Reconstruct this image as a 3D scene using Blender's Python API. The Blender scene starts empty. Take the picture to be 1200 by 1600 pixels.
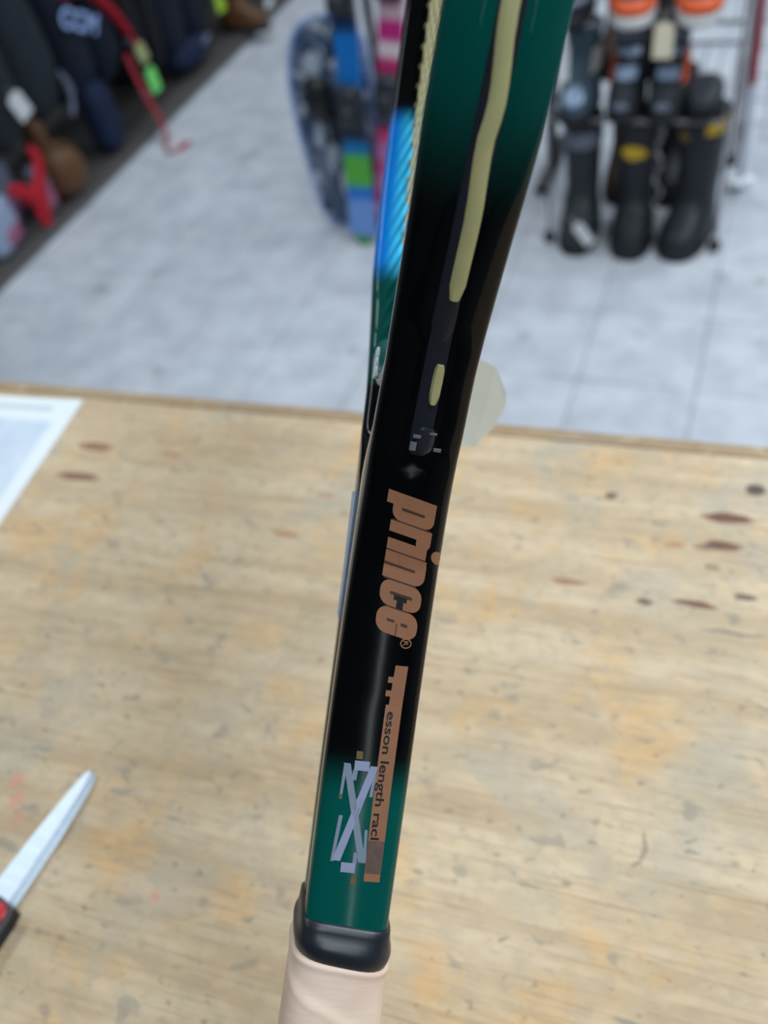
import bpy, math, random
from mathutils import Vector, Matrix, noise

random.seed(7)
C = bpy.context.scene.collection
S = bpy.context.scene
PI = math.pi

# ---------------------------------------------------------------- camera
cam_d = bpy.data.cameras.new('camera')
cam_d.sensor_fit = 'VERTICAL'
cam_d.sensor_height = 24.0
cam_d.lens = 21.0
cam_d.clip_start = 0.02
cam_d.clip_end = 60
cam_d.dof.use_dof = True
cam_d.dof.focus_distance = 0.285
cam_d.dof.aperture_fstop = 4.8
cam = bpy.data.objects.new('camera', cam_d)
C.objects.link(cam)
cam.matrix_world = Matrix(((0.9320, -0.1551, 0.3276, 0.0),
                           (0.3308, 0.7336, -0.5937, 0.0),
                           (-0.1482, 0.6616, 0.7350, 1.52),
                           (0, 0, 0, 1)))
S.camera = cam

# ---------------------------------------------------------------- world, light, exposure
S.view_settings.view_transform = 'Standard'
S.view_settings.look = 'None'
S.view_settings.gamma = 1.0
S.view_settings.use_curve_mapping = False
S.view_settings.exposure = -0.75
wld = bpy.data.worlds.new('world')
S.world = wld
wld.use_nodes = True
wld.node_tree.nodes['Background'].inputs[0].default_value = (0.80, 0.90, 1.0, 1)
wld.node_tree.nodes['Background'].inputs[1].default_value = 0.15

CEIL = 3.2


def ceiling_lamp(x, y, sx, sy, power):
    d = bpy.data.lights.new('ceiling_tube', 'AREA')
    d.shape = 'RECTANGLE'
    d.size = sx
    d.size_y = sy
    d.energy = power
    d.color = (0.82, 0.93, 1.0)
    o = bpy.data.objects.new('ceiling_tube', d)
    o.location = (x, y, CEIL - 0.06)
    C.objects.link(o)
    return o


for lx, ly, lp in ((-1.9, 1.0, 40), (1.0, 1.0, 95), (-1.9, 3.2, 34), (1.0, 3.2, 95),
                   (-1.9, 5.4, 30), (1.0, 5.4, 50), (1.0, -1.1, 50), (-1.9, -1.1, 20)):
    ceiling_lamp(lx, ly, 0.35, 1.9, lp)

# a long narrow tube far behind the photographer; it draws the thin streak down the racket shaft
tube = ceiling_lamp(2.45, -4.05, .045, 3.6, 9)
tube.rotation_euler = (0, 0, math.radians(25.5))
tube.data.color = (.9, 1.0, .98)

# ---------------------------------------------------------------- materials
MATS = {}


def lin(c):
    return tuple((v / 12.92 if v <= 0.04045 else ((v + 0.055) / 1.055) ** 2.4) for v in (x / 255 for x in c))


class NT:
    def __init__(self, name):
        self.m = bpy.data.materials.new(name)
        self.m.use_nodes = True
        self.t = self.m.node_tree
        self.b = self.t.nodes['Principled BSDF']

    def n(self, typ, **kw):
        nd = self.t.nodes.new(typ)
        for k, v in kw.items():
            setattr(nd, k, v)
        return nd

    def l(self, a, b):
        self.t.links.new(a, b)

    def math(self, op, a, b=None, c=None, clamp=False):
        nd = self.n('ShaderNodeMath', operation=op, use_clamp=clamp)
        for i, v in enumerate((a, b, c)):
            if v is None:
                continue
            if isinstance(v, (int, float)):
                nd.inputs[i].default_value = v
            else:
                self.l(v, nd.inputs[i])
        return nd.outputs[0]

    def mix(self, f, a, b, blend='MIX'):
        nd = self.n('ShaderNodeMix', data_type='RGBA', blend_type=blend)
        for i, v in ((0, f), (6, a), (7, b)):
            if isinstance(v, (int, float)):
                nd.inputs[i].default_value = v
            elif isinstance(v, tuple):
                nd.inputs[i].default_value = (*v[:3], 1)
            else:
                self.l(v, nd.inputs[i])
        return nd.outputs[2]

    def coord(self, scale=(1, 1, 1), kind='Object', rot=(0, 0, 0), loc=(0, 0, 0)):
        tc = self.n('ShaderNodeTexCoord')
        mp = self.n('ShaderNodeMapping')
        mp.inputs['Scale'].default_value = scale
        mp.inputs['Rotation'].default_value = rot
        mp.inputs['Location'].default_value = loc
        self.l(tc.outputs[kind], mp.inputs[0])
        return mp.outputs[0]

    def noise(self, vec, scale, detail=3, rough=0.5, dist=0.0):
        nd = self.n('ShaderNodeTexNoise')
        self.l(vec, nd.inputs['Vector'])
        nd.inputs['Scale'].default_value = scale
        nd.inputs['Detail'].default_value = detail
        nd.inputs['Roughness'].default_value = rough
        nd.inputs['Distortion'].default_value = dist
        return nd.outputs[0]

    def ramp(self, f, lo, hi):
        nd = self.n('ShaderNodeMapRange', interpolation_type='SMOOTHSTEP')
        self.l(f, nd.inputs[0])
        nd.inputs[1].default_value = lo
        nd.inputs[2].default_value = hi
        return nd.outputs[0]

    def bump(self, h, strength, dist=0.001):
        nd = self.n('ShaderNodeBump')
        nd.inputs['Strength'].default_value = strength
        nd.inputs['Distance'].default_value = dist
        self.l(h, nd.inputs['Height'])
        self.l(nd.outputs[0], self.b.inputs['Normal'])

    def setp(self, **kw):
        for k, v in kw.items():
            self.b.inputs[k.replace('_', ' ')].default_value = v


def simple(name, rgb, rough=0.6, var=0.12, scale=40, spec=0.4, metal=0.0, bump=0.0):
    """plain paint or cloth with a slight procedural mottling"""
    if name in MATS:
        return MATS[name]
    t = NT(name)
    c = lin(rgb)
    nz = t.noise(t.coord(), scale, 3)
    dark = tuple(v * (1 - var) for v in c)
    light = tuple(min(1, v * (1 + var)) for v in c)
    t.l(t.mix(nz, dark, light), t.b.inputs['Base Color'])
    t.setp(Roughness=rough, Metallic=metal)
    t.b.inputs['Specular IOR Level'].default_value = spec
    if bump:
        t.bump(t.noise(t.coord(), scale * 6, 2), bump, 0.002)
    MATS[name] = t.m
    return t.m


def attr_mat(name, rough=0.12, spec=0.5, coat=0.0):
    """colour painted on the thing, held in its colour attribute"""
    if name in MATS:
        return MATS[name]
    t = NT(name)
    a = t.n('ShaderNodeAttribute')
    a.attribute_name = 'paint'
    t.l(a.outputs['Color'], t.b.inputs['Base Color'])
    t.setp(Roughness=rough)
    t.b.inputs['Specular IOR Level'].default_value = spec
    t.b.inputs['Coat Weight'].default_value = coat
    t.b.inputs['Coat Roughness'].default_value = 0.06
    MATS[name] = t.m
    return t.m


# ---------------------------------------------------------------- mesh helpers
class MB:
    def __init__(self):
        self.v = []
        self.f = []

    def add(self, vs, fs):
        o = len(self.v)
        self.v += [tuple(p) for p in vs]
        self.f += [tuple(i + o for i in f) for f in fs]
        return self

    def loft(self, rings, closed=True, caps=True, loop=False):
        n = len(rings[0])
        vs = [p for r in rings for p in r]
        fs = []
        m = len(rings)
        for i in range(m if loop else m - 1):
            a, b = i * n, ((i + 1) % m) * n
            for j in range(n if closed else n - 1):
                k = (j + 1) % n
                fs.append((a + j, a + k, b + k, b + j))
        if caps and not loop:
            fs.append(tuple(reversed(range(n))))
            fs.append(tuple(range((m - 1) * n, m * n)))
        return self.add(vs, fs)

    def box(self, c, s, bev=0.0, rot=None):
        x, y, z = (v / 2 for v in s)
        b = min(bev, x * .9, y * .9, z * .9)
        if b <= 0:
            vs = [Vector((sx * x, sy * y, sz * z)) for sz in (-1, 1) for sx, sy in ((-1, -1), (1, -1), (1, 1), (-1, 1))]
            fs = [(3, 2, 1, 0), (4, 5, 6, 7), (0, 1, 5, 4), (1, 2, 6, 5), (2, 3, 7, 6), (3, 0, 4, 7)]
        else:
            def ring(ix, iy, zz):
                return [Vector((ix, -iy + b, zz)), Vector((ix, iy - b, zz)), Vector((ix - b, iy, zz)), Vector((-ix + b, iy, zz)),
                        Vector((-ix, iy - b, zz)), Vector((-ix, -iy + b, zz)), Vector((-ix + b, -iy, zz)), Vector((ix - b, -iy, zz))]
            rs = [ring(x - b * .6, y - b * .6, -z), ring(x, y, -z + b), ring(x, y, z - b), ring(x - b * .6, y - b * .6, z)]
            vs = [p for r in rs for p in r]
            fs = []
            for i in range(3):
                for j in range(8):
                    k = (j + 1) % 8
                    fs.append((i * 8 + j, i * 8 + k, (i + 1) * 8 + k, (i + 1) * 8 + j))
            fs.append(tuple(reversed(range(8))))
            fs.append(tuple(range(24, 32)))
        c = Vector(c)
        if rot is not None:
            vs = [rot @ p for p in vs]
        return self.add([p + c for p in vs], fs)

    def tube(self, pts, r, n=8, flat=None, up=None):
        """r: radius or list; flat: second half-axis ratio"""
        pts = [Vector(p) for p in pts]
        rings = []
        for i, p in enumerate(pts):
            d = (pts[min(i + 1, len(pts) - 1)] - pts[max(i - 1, 0)]).normalized()
            u = Vector(up) if up else (Vector((0, 0, 1)) if abs(d.z) < .9 else Vector((1, 0, 0)))
            a = d.cross(u).normalized()
            b = a.cross(d).normalized()
            ri = r[i] if isinstance(r, (list, tuple)) else r
            rb = ri * (flat if flat else 1)
            rings.append([p + a * ri * math.cos(2 * PI * k / n) + b * rb * math.sin(2 * PI * k / n) for k in range(n)])
        return self.loft(rings)

    def blob(self, c, rad, e1=1.0, e2=1.0, nu=28, nv=18, amp=0.0, freq=6.0, seed=0, rot=None, taper=0.0):
        def sp(v, e):
            return math.copysign(abs(v) ** e, v)
        rings = []
        for i in range(nv + 1):
            ph = -PI / 2 + PI * i / nv
            ph = max(-PI / 2 + 1e-3, min(PI / 2 - 1e-3, ph))
            ring = []
            for j in range(nu):
                th = 2 * PI * j / nu
                p = Vector((sp(math.cos(ph), e1) * sp(math.cos(th), e2) * rad[0],
                            sp(math.cos(ph), e1) * sp(math.sin(th), e2) * rad[1],
                            sp(math.sin(ph), e1) * rad[2]))
                k = 1 + taper * p.z / rad[2]
                p.x *= k
                p.y *= k
                if amp:
                    q = p * freq + Vector((seed * 3.7, seed * 1.3, seed * 2.1))
                    p += p.normalized() * amp * (noise.noise(q) + .5 * noise.noise(q * 2.3))
                ring.append(p)
            rings.append(ring)
        if rot is not None:
            rings = [[rot @ p for p in r] for r in rings]
        c = Vector(c)
        return self.loft([[p + c for p in r] for r in rings])

    def build(self, name, mat, parent=None, smooth=True, colors=None):
        me = bpy.data.meshes.new(name)
        me.from_pydata(self.v, [], self.f)
        me.validate()
        me.materials.append(mat)
        if smooth:
            me.polygons.foreach_set('use_smooth', [True] * len(me.polygons))
            try:
                me.set_sharp_from_angle(angle=math.radians(smooth if smooth is not True else 40))
            except Exception:
                pass
        if colors:
            at = me.color_attributes.new('paint', 'FLOAT_COLOR', 'POINT')
            for i, c in enumerate(colors):
                at.data[i].color = (*c, 1)
        me.update()
        o = bpy.data.objects.new(name, me)
        C.objects.link(o)
        if parent:
            o.parent = parent
        return o


def tag(o, label, cat, group=None):
    o['label'] = label
    o['category'] = cat
    if group:
        o['group'] = group
    return o


def empty(name, loc, label=None, cat=None, group=None, rz=0.0, mat=None):
    o = bpy.data.objects.new(name, None)
    o.empty_display_size = 0.05
    C.objects.link(o)
    if mat is not None:
        o.matrix_world = mat
    else:
        o.location = loc
        o.rotation_euler = (0, 0, rz)
    if label:
        tag(o, label, cat, group)
    return o


def struct(o):
    o['kind'] = 'structure'
    return o


def lerp_tab(xs, ys, x):
    if x <= xs[0]:
        return ys[0]
    for i in range(1, len(xs)):
        if x <= xs[i]:
            t = (x - xs[i - 1]) / (xs[i] - xs[i - 1])
            return ys[i - 1] + t * (ys[i] - ys[i - 1])
    return ys[-1]


def sstep(a, b, x):
    t = max(0, min(1, (x - a) / (b - a)))
    return t * t * (3 - 2 * t)


def mixc(a, b, t):
    return tuple(p + (q - p) * t for p, q in zip(a, b))


# ================================================================ ROOM
def floor_mat():
    t = NT('vinyl_tile')
    v = t.coord(kind='Object')
    oi = t.n('ShaderNodeObjectInfo')
    wob = t.n('ShaderNodeVectorMath', operation='ADD')
    sc = t.n('ShaderNodeVectorMath', operation='SCALE')
    t.l(oi.outputs['Location'], sc.inputs[0])
    sc.inputs['Scale'].default_value = 1.0
    t.l(v, wob.inputs[0])
    t.l(sc.outputs[0], wob.inputs[1])
    p = wob.outputs[0]
    n1 = t.noise(p, 9, 5, 0.6)
    n2 = t.noise(p, 2.2, 3, 0.5)
    base = t.mix(t.ramp(n1, .3, .7), lin((182, 185, 195)), lin((206, 208, 215)))
    base = t.mix(t.math('MULTIPLY', t.ramp(n2, .45, .75), .35), base, lin((160, 165, 172)))
    tone = t.math('MULTIPLY', oi.outputs['Random'], .10)
    base = t.mix(tone, base, lin((150, 156, 168)))
    n3 = t.noise(p, 7.0, 2, 0.4)
    spots = t.ramp(n3, .66, .74)
    base = t.mix(t.math('MULTIPLY', spots, .40), base, lin((112, 116, 114)))
    n4 = t.noise(p, 26, 2, .4)
    base = t.mix(t.math('MULTIPLY', t.ramp(n4, .68, .78), .25), base, lin((105, 106, 104)))
    t.l(base, t.b.inputs['Base Color'])
    t.l(t.math('ADD', t.math('MULTIPLY', n1, .2), .38), t.b.inputs['Roughness'])
    t.b.inputs['Specular IOR Level'].default_value = .3
    return t.m


FLOOR_M = floor_mat()
GROUT = simple('floor_joint', (128, 132, 140), .8, .2, 30)
fl = MB().box((-.05, 0, -.03), (9.2, 14.1, .06)).build('floor', GROUT, smooth=False)
struct(fl)
TS = .2855
X0, Y0 = -.338, 1.755
tile_mesh = None
GAP = .0022
for i in range(-15, 8):
    for j in range(-5, 13):
        cx, cy = X0 + (i + .5) * TS, Y0 + (j + .5) * TS
        if cy < .55 or cy > 4.9 or cx < -4.0 or cx > .85:
            continue
        if cx < -2.75:
            continue
        if cx > -.3 + .28 * cy + .15 or cx < -1.0 - .75 * cy:
            continue
        if tile_mesh is None:
            o = MB().box((0, 0, .002), (TS - GAP, TS - GAP, .004), .0012).build('tile', FLOOR_M, smooth=False)
            tile_mesh = o.data
        else:
            o = bpy.data.objects.new('tile', tile_mesh)
            C.objects.link(o)
        o.parent = fl
        o.location = (cx, cy, 0)
FT = .004   # top of the tiles

WALL = simple('wall_paint', (196, 196, 192), .8, .05, 6)
CEILM = simple('ceiling_tile', (205, 206, 205), .9, .06, 30)
struct(MB().box((-.05, 7.05, CEIL / 2), (9.2, .1, CEIL)).build('wall_back', WALL, smooth=False))
struct(MB().box((-4.65, 0, CEIL / 2), (.1, 14.2, CEIL)).build('wall_left', WALL, smooth=False))
struct(MB().box((4.55, 0, CEIL / 2), (.1, 14.2, CEIL)).build('wall_right', WALL, smooth=False))
struct(MB().box((-.05, -7.05, CEIL / 2), (9.2, .1, CEIL)).build('wall_front', WALL, smooth=False))
struct(MB().box((-.05, 0, CEIL + .05), (9.2, 14.1, .1)).build('ceiling', CEILM, smooth=False))

# ================================================================ COUNTER
CZ = 1.05
ANG = math.atan(.0555)      # the far edge runs a few degrees off the tile rows
RC = Matrix.Rotation(ANG, 4, 'Z')
PC = Vector((-.264, .472, CZ))


def wood_mat(name, spots=True, edge=False):
    t = NT(name)
    v = t.coord()
    vs = t.coord(scale=(1.0, 9.0, 9.0))
    vf = t.coord(scale=(1.0, 26.0, 26.0))
    broad = t.noise(vs, 4.5, 5, .6, .25)
    fine = t.noise(vf, 16, 5, .65, .2)
    patch = t.noise(v, 16, 5, .62, .3)
    patch2 = t.noise(v, 9, 5, .6, .8)
    col = t.mix(t.ramp(broad, .34, .66), lin((186, 160, 128)), lin((210, 187, 157)))
    col = t.mix(t.math('MULTIPLY', t.ramp(patch, .50, .68), .50), col, lin((214, 164, 100)))
    col = t.mix(t.math('MULTIPLY', t.ramp(patch2, .50, .68), .65), col, lin((176, 167, 152)))
    col = t.mix(t.math('MULTIPLY', t.ramp(fine, .50, .70), .50), col, lin((158, 124, 90)))
    if edge:
        col = t.mix(.62, col, lin((134, 104, 70)))
    mot = t.noise(t.coord(scale=(1, 1.6, 1), loc=(7, 3, 0)), 85, 4, .65)
    col = t.mix(t.math('MULTIPLY', t.ramp(mot, .42, .66), .42), col, lin((168, 152, 130)))
    mot2 = t.noise(t.coord(scale=(1, 1.8, 1), loc=(2, 8, 0)), 45, 3, .6)
    col = t.mix(t.math('MULTIPLY', t.ramp(mot2, .52, .70), .35), col, lin((218, 190, 152)))
    # pores and dents: short dark flecks
    fl_ = t.noise(t.coord(scale=(1, 1.7, 1)), 105, 2, .5)
    col = t.mix(t.math('MULTIPLY', t.ramp(fl_, .63, .73), .55), col, lin((122, 112, 100)))
    fl2 = t.noise(t.coord(scale=(1, 1.5, 1), loc=(3, 1, 0)), 58, 2, .4, .5)
    col = t.mix(t.math('MULTIPLY', t.ramp(fl2, .62, .73), .5), col, lin((134, 128, 118)))
    # long cracks along the grain
    ck = t.noise(t.coord(scale=(1.2, 40, 1), loc=(0, 2, 0)), 3.0, 3, .5)
    col = t.mix(t.math('MULTIPLY', t.ramp(ck, .64, .71), .45), col, lin((134, 108, 84)))
    if spots:
        wob = t.n('ShaderNodeVectorMath', operation='ADD')
        nz = t.n('ShaderNodeTexNoise')
        t.l(v, nz.inputs['Vector'])
        nz.inputs['Scale'].default_value = 90
        sc = t.n('ShaderNodeVectorMath', operation='MULTIPLY_ADD')
        t.l(nz.outputs['Color'], sc.inputs[0])
        sc.inputs[1].default_value = (.006, .004, 0)
        sc.inputs[2].default_value = (-.003, -.002, 0)
        t.l(v, wob.inputs[0])
        t.l(sc.outputs[0], wob.inputs[1])
        RI = RC.inverted()
        for (x, y, rx, ry, c, a) in SPOTS:
            q = RI @ (Vector((x, y, CZ)) - PC)
            mp = t.n('ShaderNodeVectorMath', operation='SUBTRACT')
            t.l(wob.outputs[0], mp.inputs[0])
            mp.inputs[1].default_value = (q.x, q.y, 0)
            ml = t.n('ShaderNodeVectorMath', operation='MULTIPLY')
            t.l(mp.outputs[0], ml.inputs[0])
            ml.inputs[1].default_value = (1 / rx, 1 / ry, 0)
            ln = t.n('ShaderNodeVectorMath', operation='LENGTH')
            t.l(ml.outputs[0], ln.inputs[0])
            f = t.math('MULTIPLY', t.ramp(ln.outputs['Value'], 1.15, .55), a)
            col = t.mix(f, col, lin(c))
    t.l(col, t.b.inputs['Base Color'])
    t.setp(Roughness=.62)
    t.b.inputs['Specular IOR Level'].default_value = .25
    t.bump(fine, .25, .0006)
    return t.m


RB, DB = (104, 58, 44), (88, 68, 62)
SPOTS = [(.019, .422, .019, .0048, RB, .9), (.018, .398, .013, .0045, RB, .85), (.009, .395, .010, .003, DB, .6),
         (.033, .451, .007, .0055, (76, 58, 58), .9), (-.058, .427, .0055, .0038, DB, .8),
         (-.071, .348, .013, .0028, (136, 86, 66), .7), (.007, .348, .0145, .003, (110, 70, 56), .85),
         (.035, .360, .0075, .0028, DB, .8), (-.023, .343, .0055, .003, DB, .8), (-.011, .392, .007, .0026, (160, 96, 70), .6),
         (.013, .379, .006, .003, DB, .5), (.030, .332, .02, .0015, DB, .5),
         (-.470, .398, .018, .0055, (140, 92, 72), .85), (-.466, .364, .022, .005, (126, 82, 68), .85),
         (-.430, .383, .010, .004, (200, 186, 168), .6), (-.400, .402, .010, .003, (170, 116, 74), .6),
         (-.273, .345, .012, .0025, (172, 110, 70), .7), (-.257, .386, .010, .003, (176, 124, 84), .5),
         (-.358, .128, .005, .006, (214, 140, 122), .55), (-.350, .118, .005, .006, (216, 140, 120), .5),
         (-.342, .108, .005, .006, (206, 142, 122), .4), (-.240, .093, .004, .003, (214, 140, 120), .45),
         (.011, .108, .014, .0016, (120, 122, 112), .6), (.000, .190, .0016, .010, (140, 118, 100), .6)]
ctr = empty('counter', (0, 0, 0), 'long wooden shop counter with a worn, stained pale top', 'counter',
            mat=Matrix.Translation(PC) @ RC)
WOOD = wood_mat('counter_wood')
MB().box((-.1, -.0065 - .345, -.0175), (2.1, .69, .035), .002).build('top', WOOD, ctr, smooth=False)
MB().box((-.1, 0, -.0185), (2.1, .0125, .036), .002).build('edge_strip', wood_mat('edge_wood', False, True), ctr, smooth=False)
PANEL = simple('counter_panel', (150, 124, 92), .6, .15, 12)
MB().box((-.1, -.05, -.0355 - .5045), (2.04, .02, 1.009)).build('front_panel', PANEL, ctr, smooth=False)
for sx in (-1.12, .92):
    MB().box((sx - .0 if sx < 0 else sx, -.345, -.0355 - .5045), (.02, .56, 1.009)).build('side_panel', PANEL, ctr, smooth=False)

# paper on the counter
def paper_mat():
    t = NT('printed_paper')
    v = t.coord()
    sx = t.n('ShaderNodeSeparateXYZ')
    t.l(v, sx.inputs[0])
    X, Y = sx.outputs[0], sx.outputs[1]
    n = t.noise(v, 28, 4, .6)
    col = lin((226, 230, 232))
    inside = t.math('MULTIPLY', t.ramp(X, -.012, -.017), t.ramp(Y, -.026, -.031))
    f = t.math('MULTIPLY', inside, t.math('MULTIPLY_ADD', t.ramp(n, .3, .7), .28, .30))
    col = t.mix(f, col, lin((150, 172, 206)))
    band = t.math('MULTIPLY', t.math('MULTIPLY', t.ramp(Y, -.0175, -.0150), t.ramp(Y, -.0085, -.0110)), t.ramp(X, -.020, -.026))
    col = t.mix(t.math('MULTIPLY', band, .45), col, lin((146, 166, 184)))
    t.l(col, t.b.inputs['Base Color'])
    t.setp(Roughness=.7)
    return t.m


pm = MB()
nx, ny = 12, 14
pv = [[(-.28 + .28 * i / nx, -.21 + .21 * j / ny,
        .0008 + .0012 * (noise.noise(Vector((i * .35, j * .3, 2))) + .6) * (1 if 0 < j else .6)) for i in range(nx + 1)] for j in range(ny + 1)]
vv = [p for r in pv for p in r]
vv += [(x, y, 0.0) for (x, y, z) in vv]
N0 = (nx + 1) * (ny + 1)
ff = []
for j in range(ny):
    for i in range(nx):
        a = j * (nx + 1) + i
        ff.append((a, a + 1, a + nx + 2, a + nx + 1))
        ff.append((N0 + a + nx + 1, N0 + a + nx + 2, N0 + a + 1, N0 + a))
for i in range(nx):
    a = i
    ff.append((N0 + a, N0 + a + 1, a + 1, a))
    a = ny * (nx + 1) + i
    ff.append((a, a + 1, N0 + a + 1, N0 + a))
for j in range(ny):
    a = j * (nx + 1)
    ff.append((a, a + nx + 1, N0 + a + nx + 1, N0 + a))
    a += nx
    ff.append((N0 + a, N0 + a + nx + 1, a + nx + 1, a))
pm.add(vv, ff)
pap = pm.build('paper_sheet', paper_mat())
pap.matrix_world = Matrix.Translation((-.513, .446, CZ + .0003)) @ Matrix.Rotation(math.radians(5.2), 4, 'Z')
tag(pap, 'white printed paper sheet lying on the counter at the far left corner', 'paper')

# scissors
STEEL = NT('blade_steel')
STEEL.setp(Metallic=.85, Roughness=.45)
STEEL.l(STEEL.mix(STEEL.noise(STEEL.coord(scale=(8, 1, 1)), 60, 3), lin((198, 208, 220)), lin((222, 230, 238))), STEEL.b.inputs['Base Color'])
STEEL = STEEL.m
BLKP = simple('black_plastic', (34, 38, 44), .38, .1, 40, .5)
REDP = simple('red_plastic', (186, 40, 48), .35, .08, 40, .5)
dv = Vector((.0090, .0800)).normalized()
sc_m = Matrix(((dv.x, -dv.y, 0, -.3195), (dv.y, dv.x, 0, .0560), (0, 0, 1, CZ), (0, 0, 0, 1)))
sci = empty('scissors', (0, 0, 0), 'closed scissors with steel blades, black handles and red pivot, on the counter', 'scissors', mat=sc_m)


def plate(pts, z0, z1, name, mat, parent, top_inset=0.0):
    m = MB()
    n = len(pts)
    cx = sum(p[0] for p in pts) / n
    cy = sum(p[1] for p in pts) / n
    r0 = [(p[0], p[1], z0) for p in pts]
    r1 = [(p[0], p[1], z1 - (z1 - z0) * .3) for p in pts]
    r2 = [(p[0] + (cx - p[0]) * top_inset, p[1] + (cy - p[1]) * top_inset, z1) for p in pts]
    m.loft([r0, r1, r2])
    return m.build(name, mat, parent, smooth=25)


# local x runs from pivot to the tip, y to the left of it
plate([(-.012, -.0050), (.012, -.0072), (.050, -.0062), (.080, -.0037), (.0885, -.0015), (.0892, .0006), (.080, .0012), (.02, .0018), (-.012, .004)],
      .0010, .0030, 'blade', STEEL, sci)
plate([(-.012, -.0045), (.014, -.0042), (.050, -.0030), (.080, -.0011), (.0895, .0004), (.0900, .0022), (.0865, .0040), (.070, .0062), (.045, .0086), (.014, .0104), (-.012, .0085)],
      .0032, .0060, 'blade', STEEL, sci, .03)
pv_ = MB()
pv_.loft([[(.0058 * math.cos(2 * PI * k / 20) * r + .0025, .0058 * math.sin(2 * PI * k / 20) * r - .0045, z) for k in range(20)]
          for r, z in ((1, .0095), (1, .0105), (.8, .0113), (.3, .0116))])
pv_.build('pivot', REDP, sci)


def handle(sy, z0, z1):
    m = MB()
    m.loft([[(x, y, z) for x, y in ((.0085, -.0115), (.0105, .0), (.008, .0102), (-.018, .0105), (-.045, .013 * sy + .004), (-.045, .013 * sy - .006), (-.018, -.0135), (.002, -.0132))]
            for z in (z0, z1)])
    loop = [Vector((-.082 + .040 * math.cos(2 * PI * k / 26), sy * .024 + .019 * math.sin(2 * PI * k / 26), (z0 + z1) / 2)) for k in range(26)]
    rings = []
    for k in range(26):
        d = (loop[(k + 1) % 26] - loop[k - 1]).normalized()
        a = d.cross(Vector((0, 0, 1)))
        rings.append([loop[k] + a * .0052 * math.cos(2 * PI * q / 10) + Vector((0, 0, (z1 - z0) * .5 * math.sin(2 * PI * q / 10))) for q in range(10)])
    m.loft(rings, loop=True)
    return m.build('handle', BLKP, sci, smooth=35)


handle(1, .0004, .0060)
handle(-1, .0040, .0096)

# ================================================================ RACKET
RAX = Vector((-.0298, .7683, .6394)).normalized()      # along the shaft to the head
RN = Vector((.4131, -.5730, .7078))                    # in the plane of the head, to the near arm
RN = (RN - RAX * RN.dot(RAX)).normalized()
RT = RAX.cross(RN).normalized()                        # through the frame, to its back
RO = Vector((-.0936, .0732, 1.1957))
racket_m = Matrix(((RN.x, RT.x, RAX.x, RO.x), (RN.y, RT.y, RAX.y, RO.y), (RN.z, RT.z, RAX.z, RO.z), (0, 0, 0, 1)))
rk = empty('tennis_racket', (0, 0, 0), 'black and green tennis racket held edge-on above the wooden counter, butt on its top', 'racket', mat=racket_m)

WS = [0, .06, .085, .10, .115, .13, .147, .164, .182, .20, .215, .23, .247, .264, .282, .30, .32, .34, .365]
WV = [.016, .0160, .0167, .0180, .0196, .0217, .0262, .0315, .0412, .0520, .0645, .0770, .0890, .1000, .1092, .1168, .1231, .1272, .1300]


def rw(s):
    return lerp_tab(WS, WV, s)


def inner(s):
    return lerp_tab([.150, .156, .160, .166, .175, .19, .21], [0, .0015, .0060, .0150, .0265, .0395, .056], s)


def half(s):
    return lerp_tab([0, .06, .11, .155, .19, .225, .245, .27, .4], [.0142, .0147, .0147, .0146, .0139, .0148, .0156, .0156, .015], s)


GREEN = (.0004, .068, .056)
BLACK = (.0012, .0013, .0020)
BLUE = (.0, .22, .80)
LBLUE = (.06, .60, 1.0)


def path():
    P = []
    s = 0.0
    while s < .3649:
        P.append((rw(s), s, s))
        s += .0035
    for k in range(0, 45):
        a = PI / 2 * k / 44
        P.append((.13 * math.cos(a), .365 + .165 * math.sin(a), .365 + .165 * math.sin(a)))
    Q = [(-u, z, s) for (u, z, s) in reversed(P[:-1])]
    return P + Q


PTH = path()
NPR = 44


def thickness(s):
    if s < .150:
        return None
    return None


def prof(T, b, g):
    """ring of (depth from outer face, across) ; g is the groove depth"""
    pts = []
    for k in range(NPR):
        a = 2 * PI * k / NPR
        ca, sa = math.cos(a), math.sin(a)
        e = 0.42 if ca > 0 else 0.55
        x = math.copysign(abs(ca) ** e, ca)
        y = math.copysign(abs(sa) ** 0.55, sa)
        d = T / 2 * (1 - x)
        v = y * b
        if ca > 0 and g > 0:
            d += g * (1 - sstep(.0028, .0044, abs(v)))
            d += .0010 * sstep(.0044, b, abs(v)) * (g / .0016)
        pts.append((d, v))
    return pts


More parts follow.
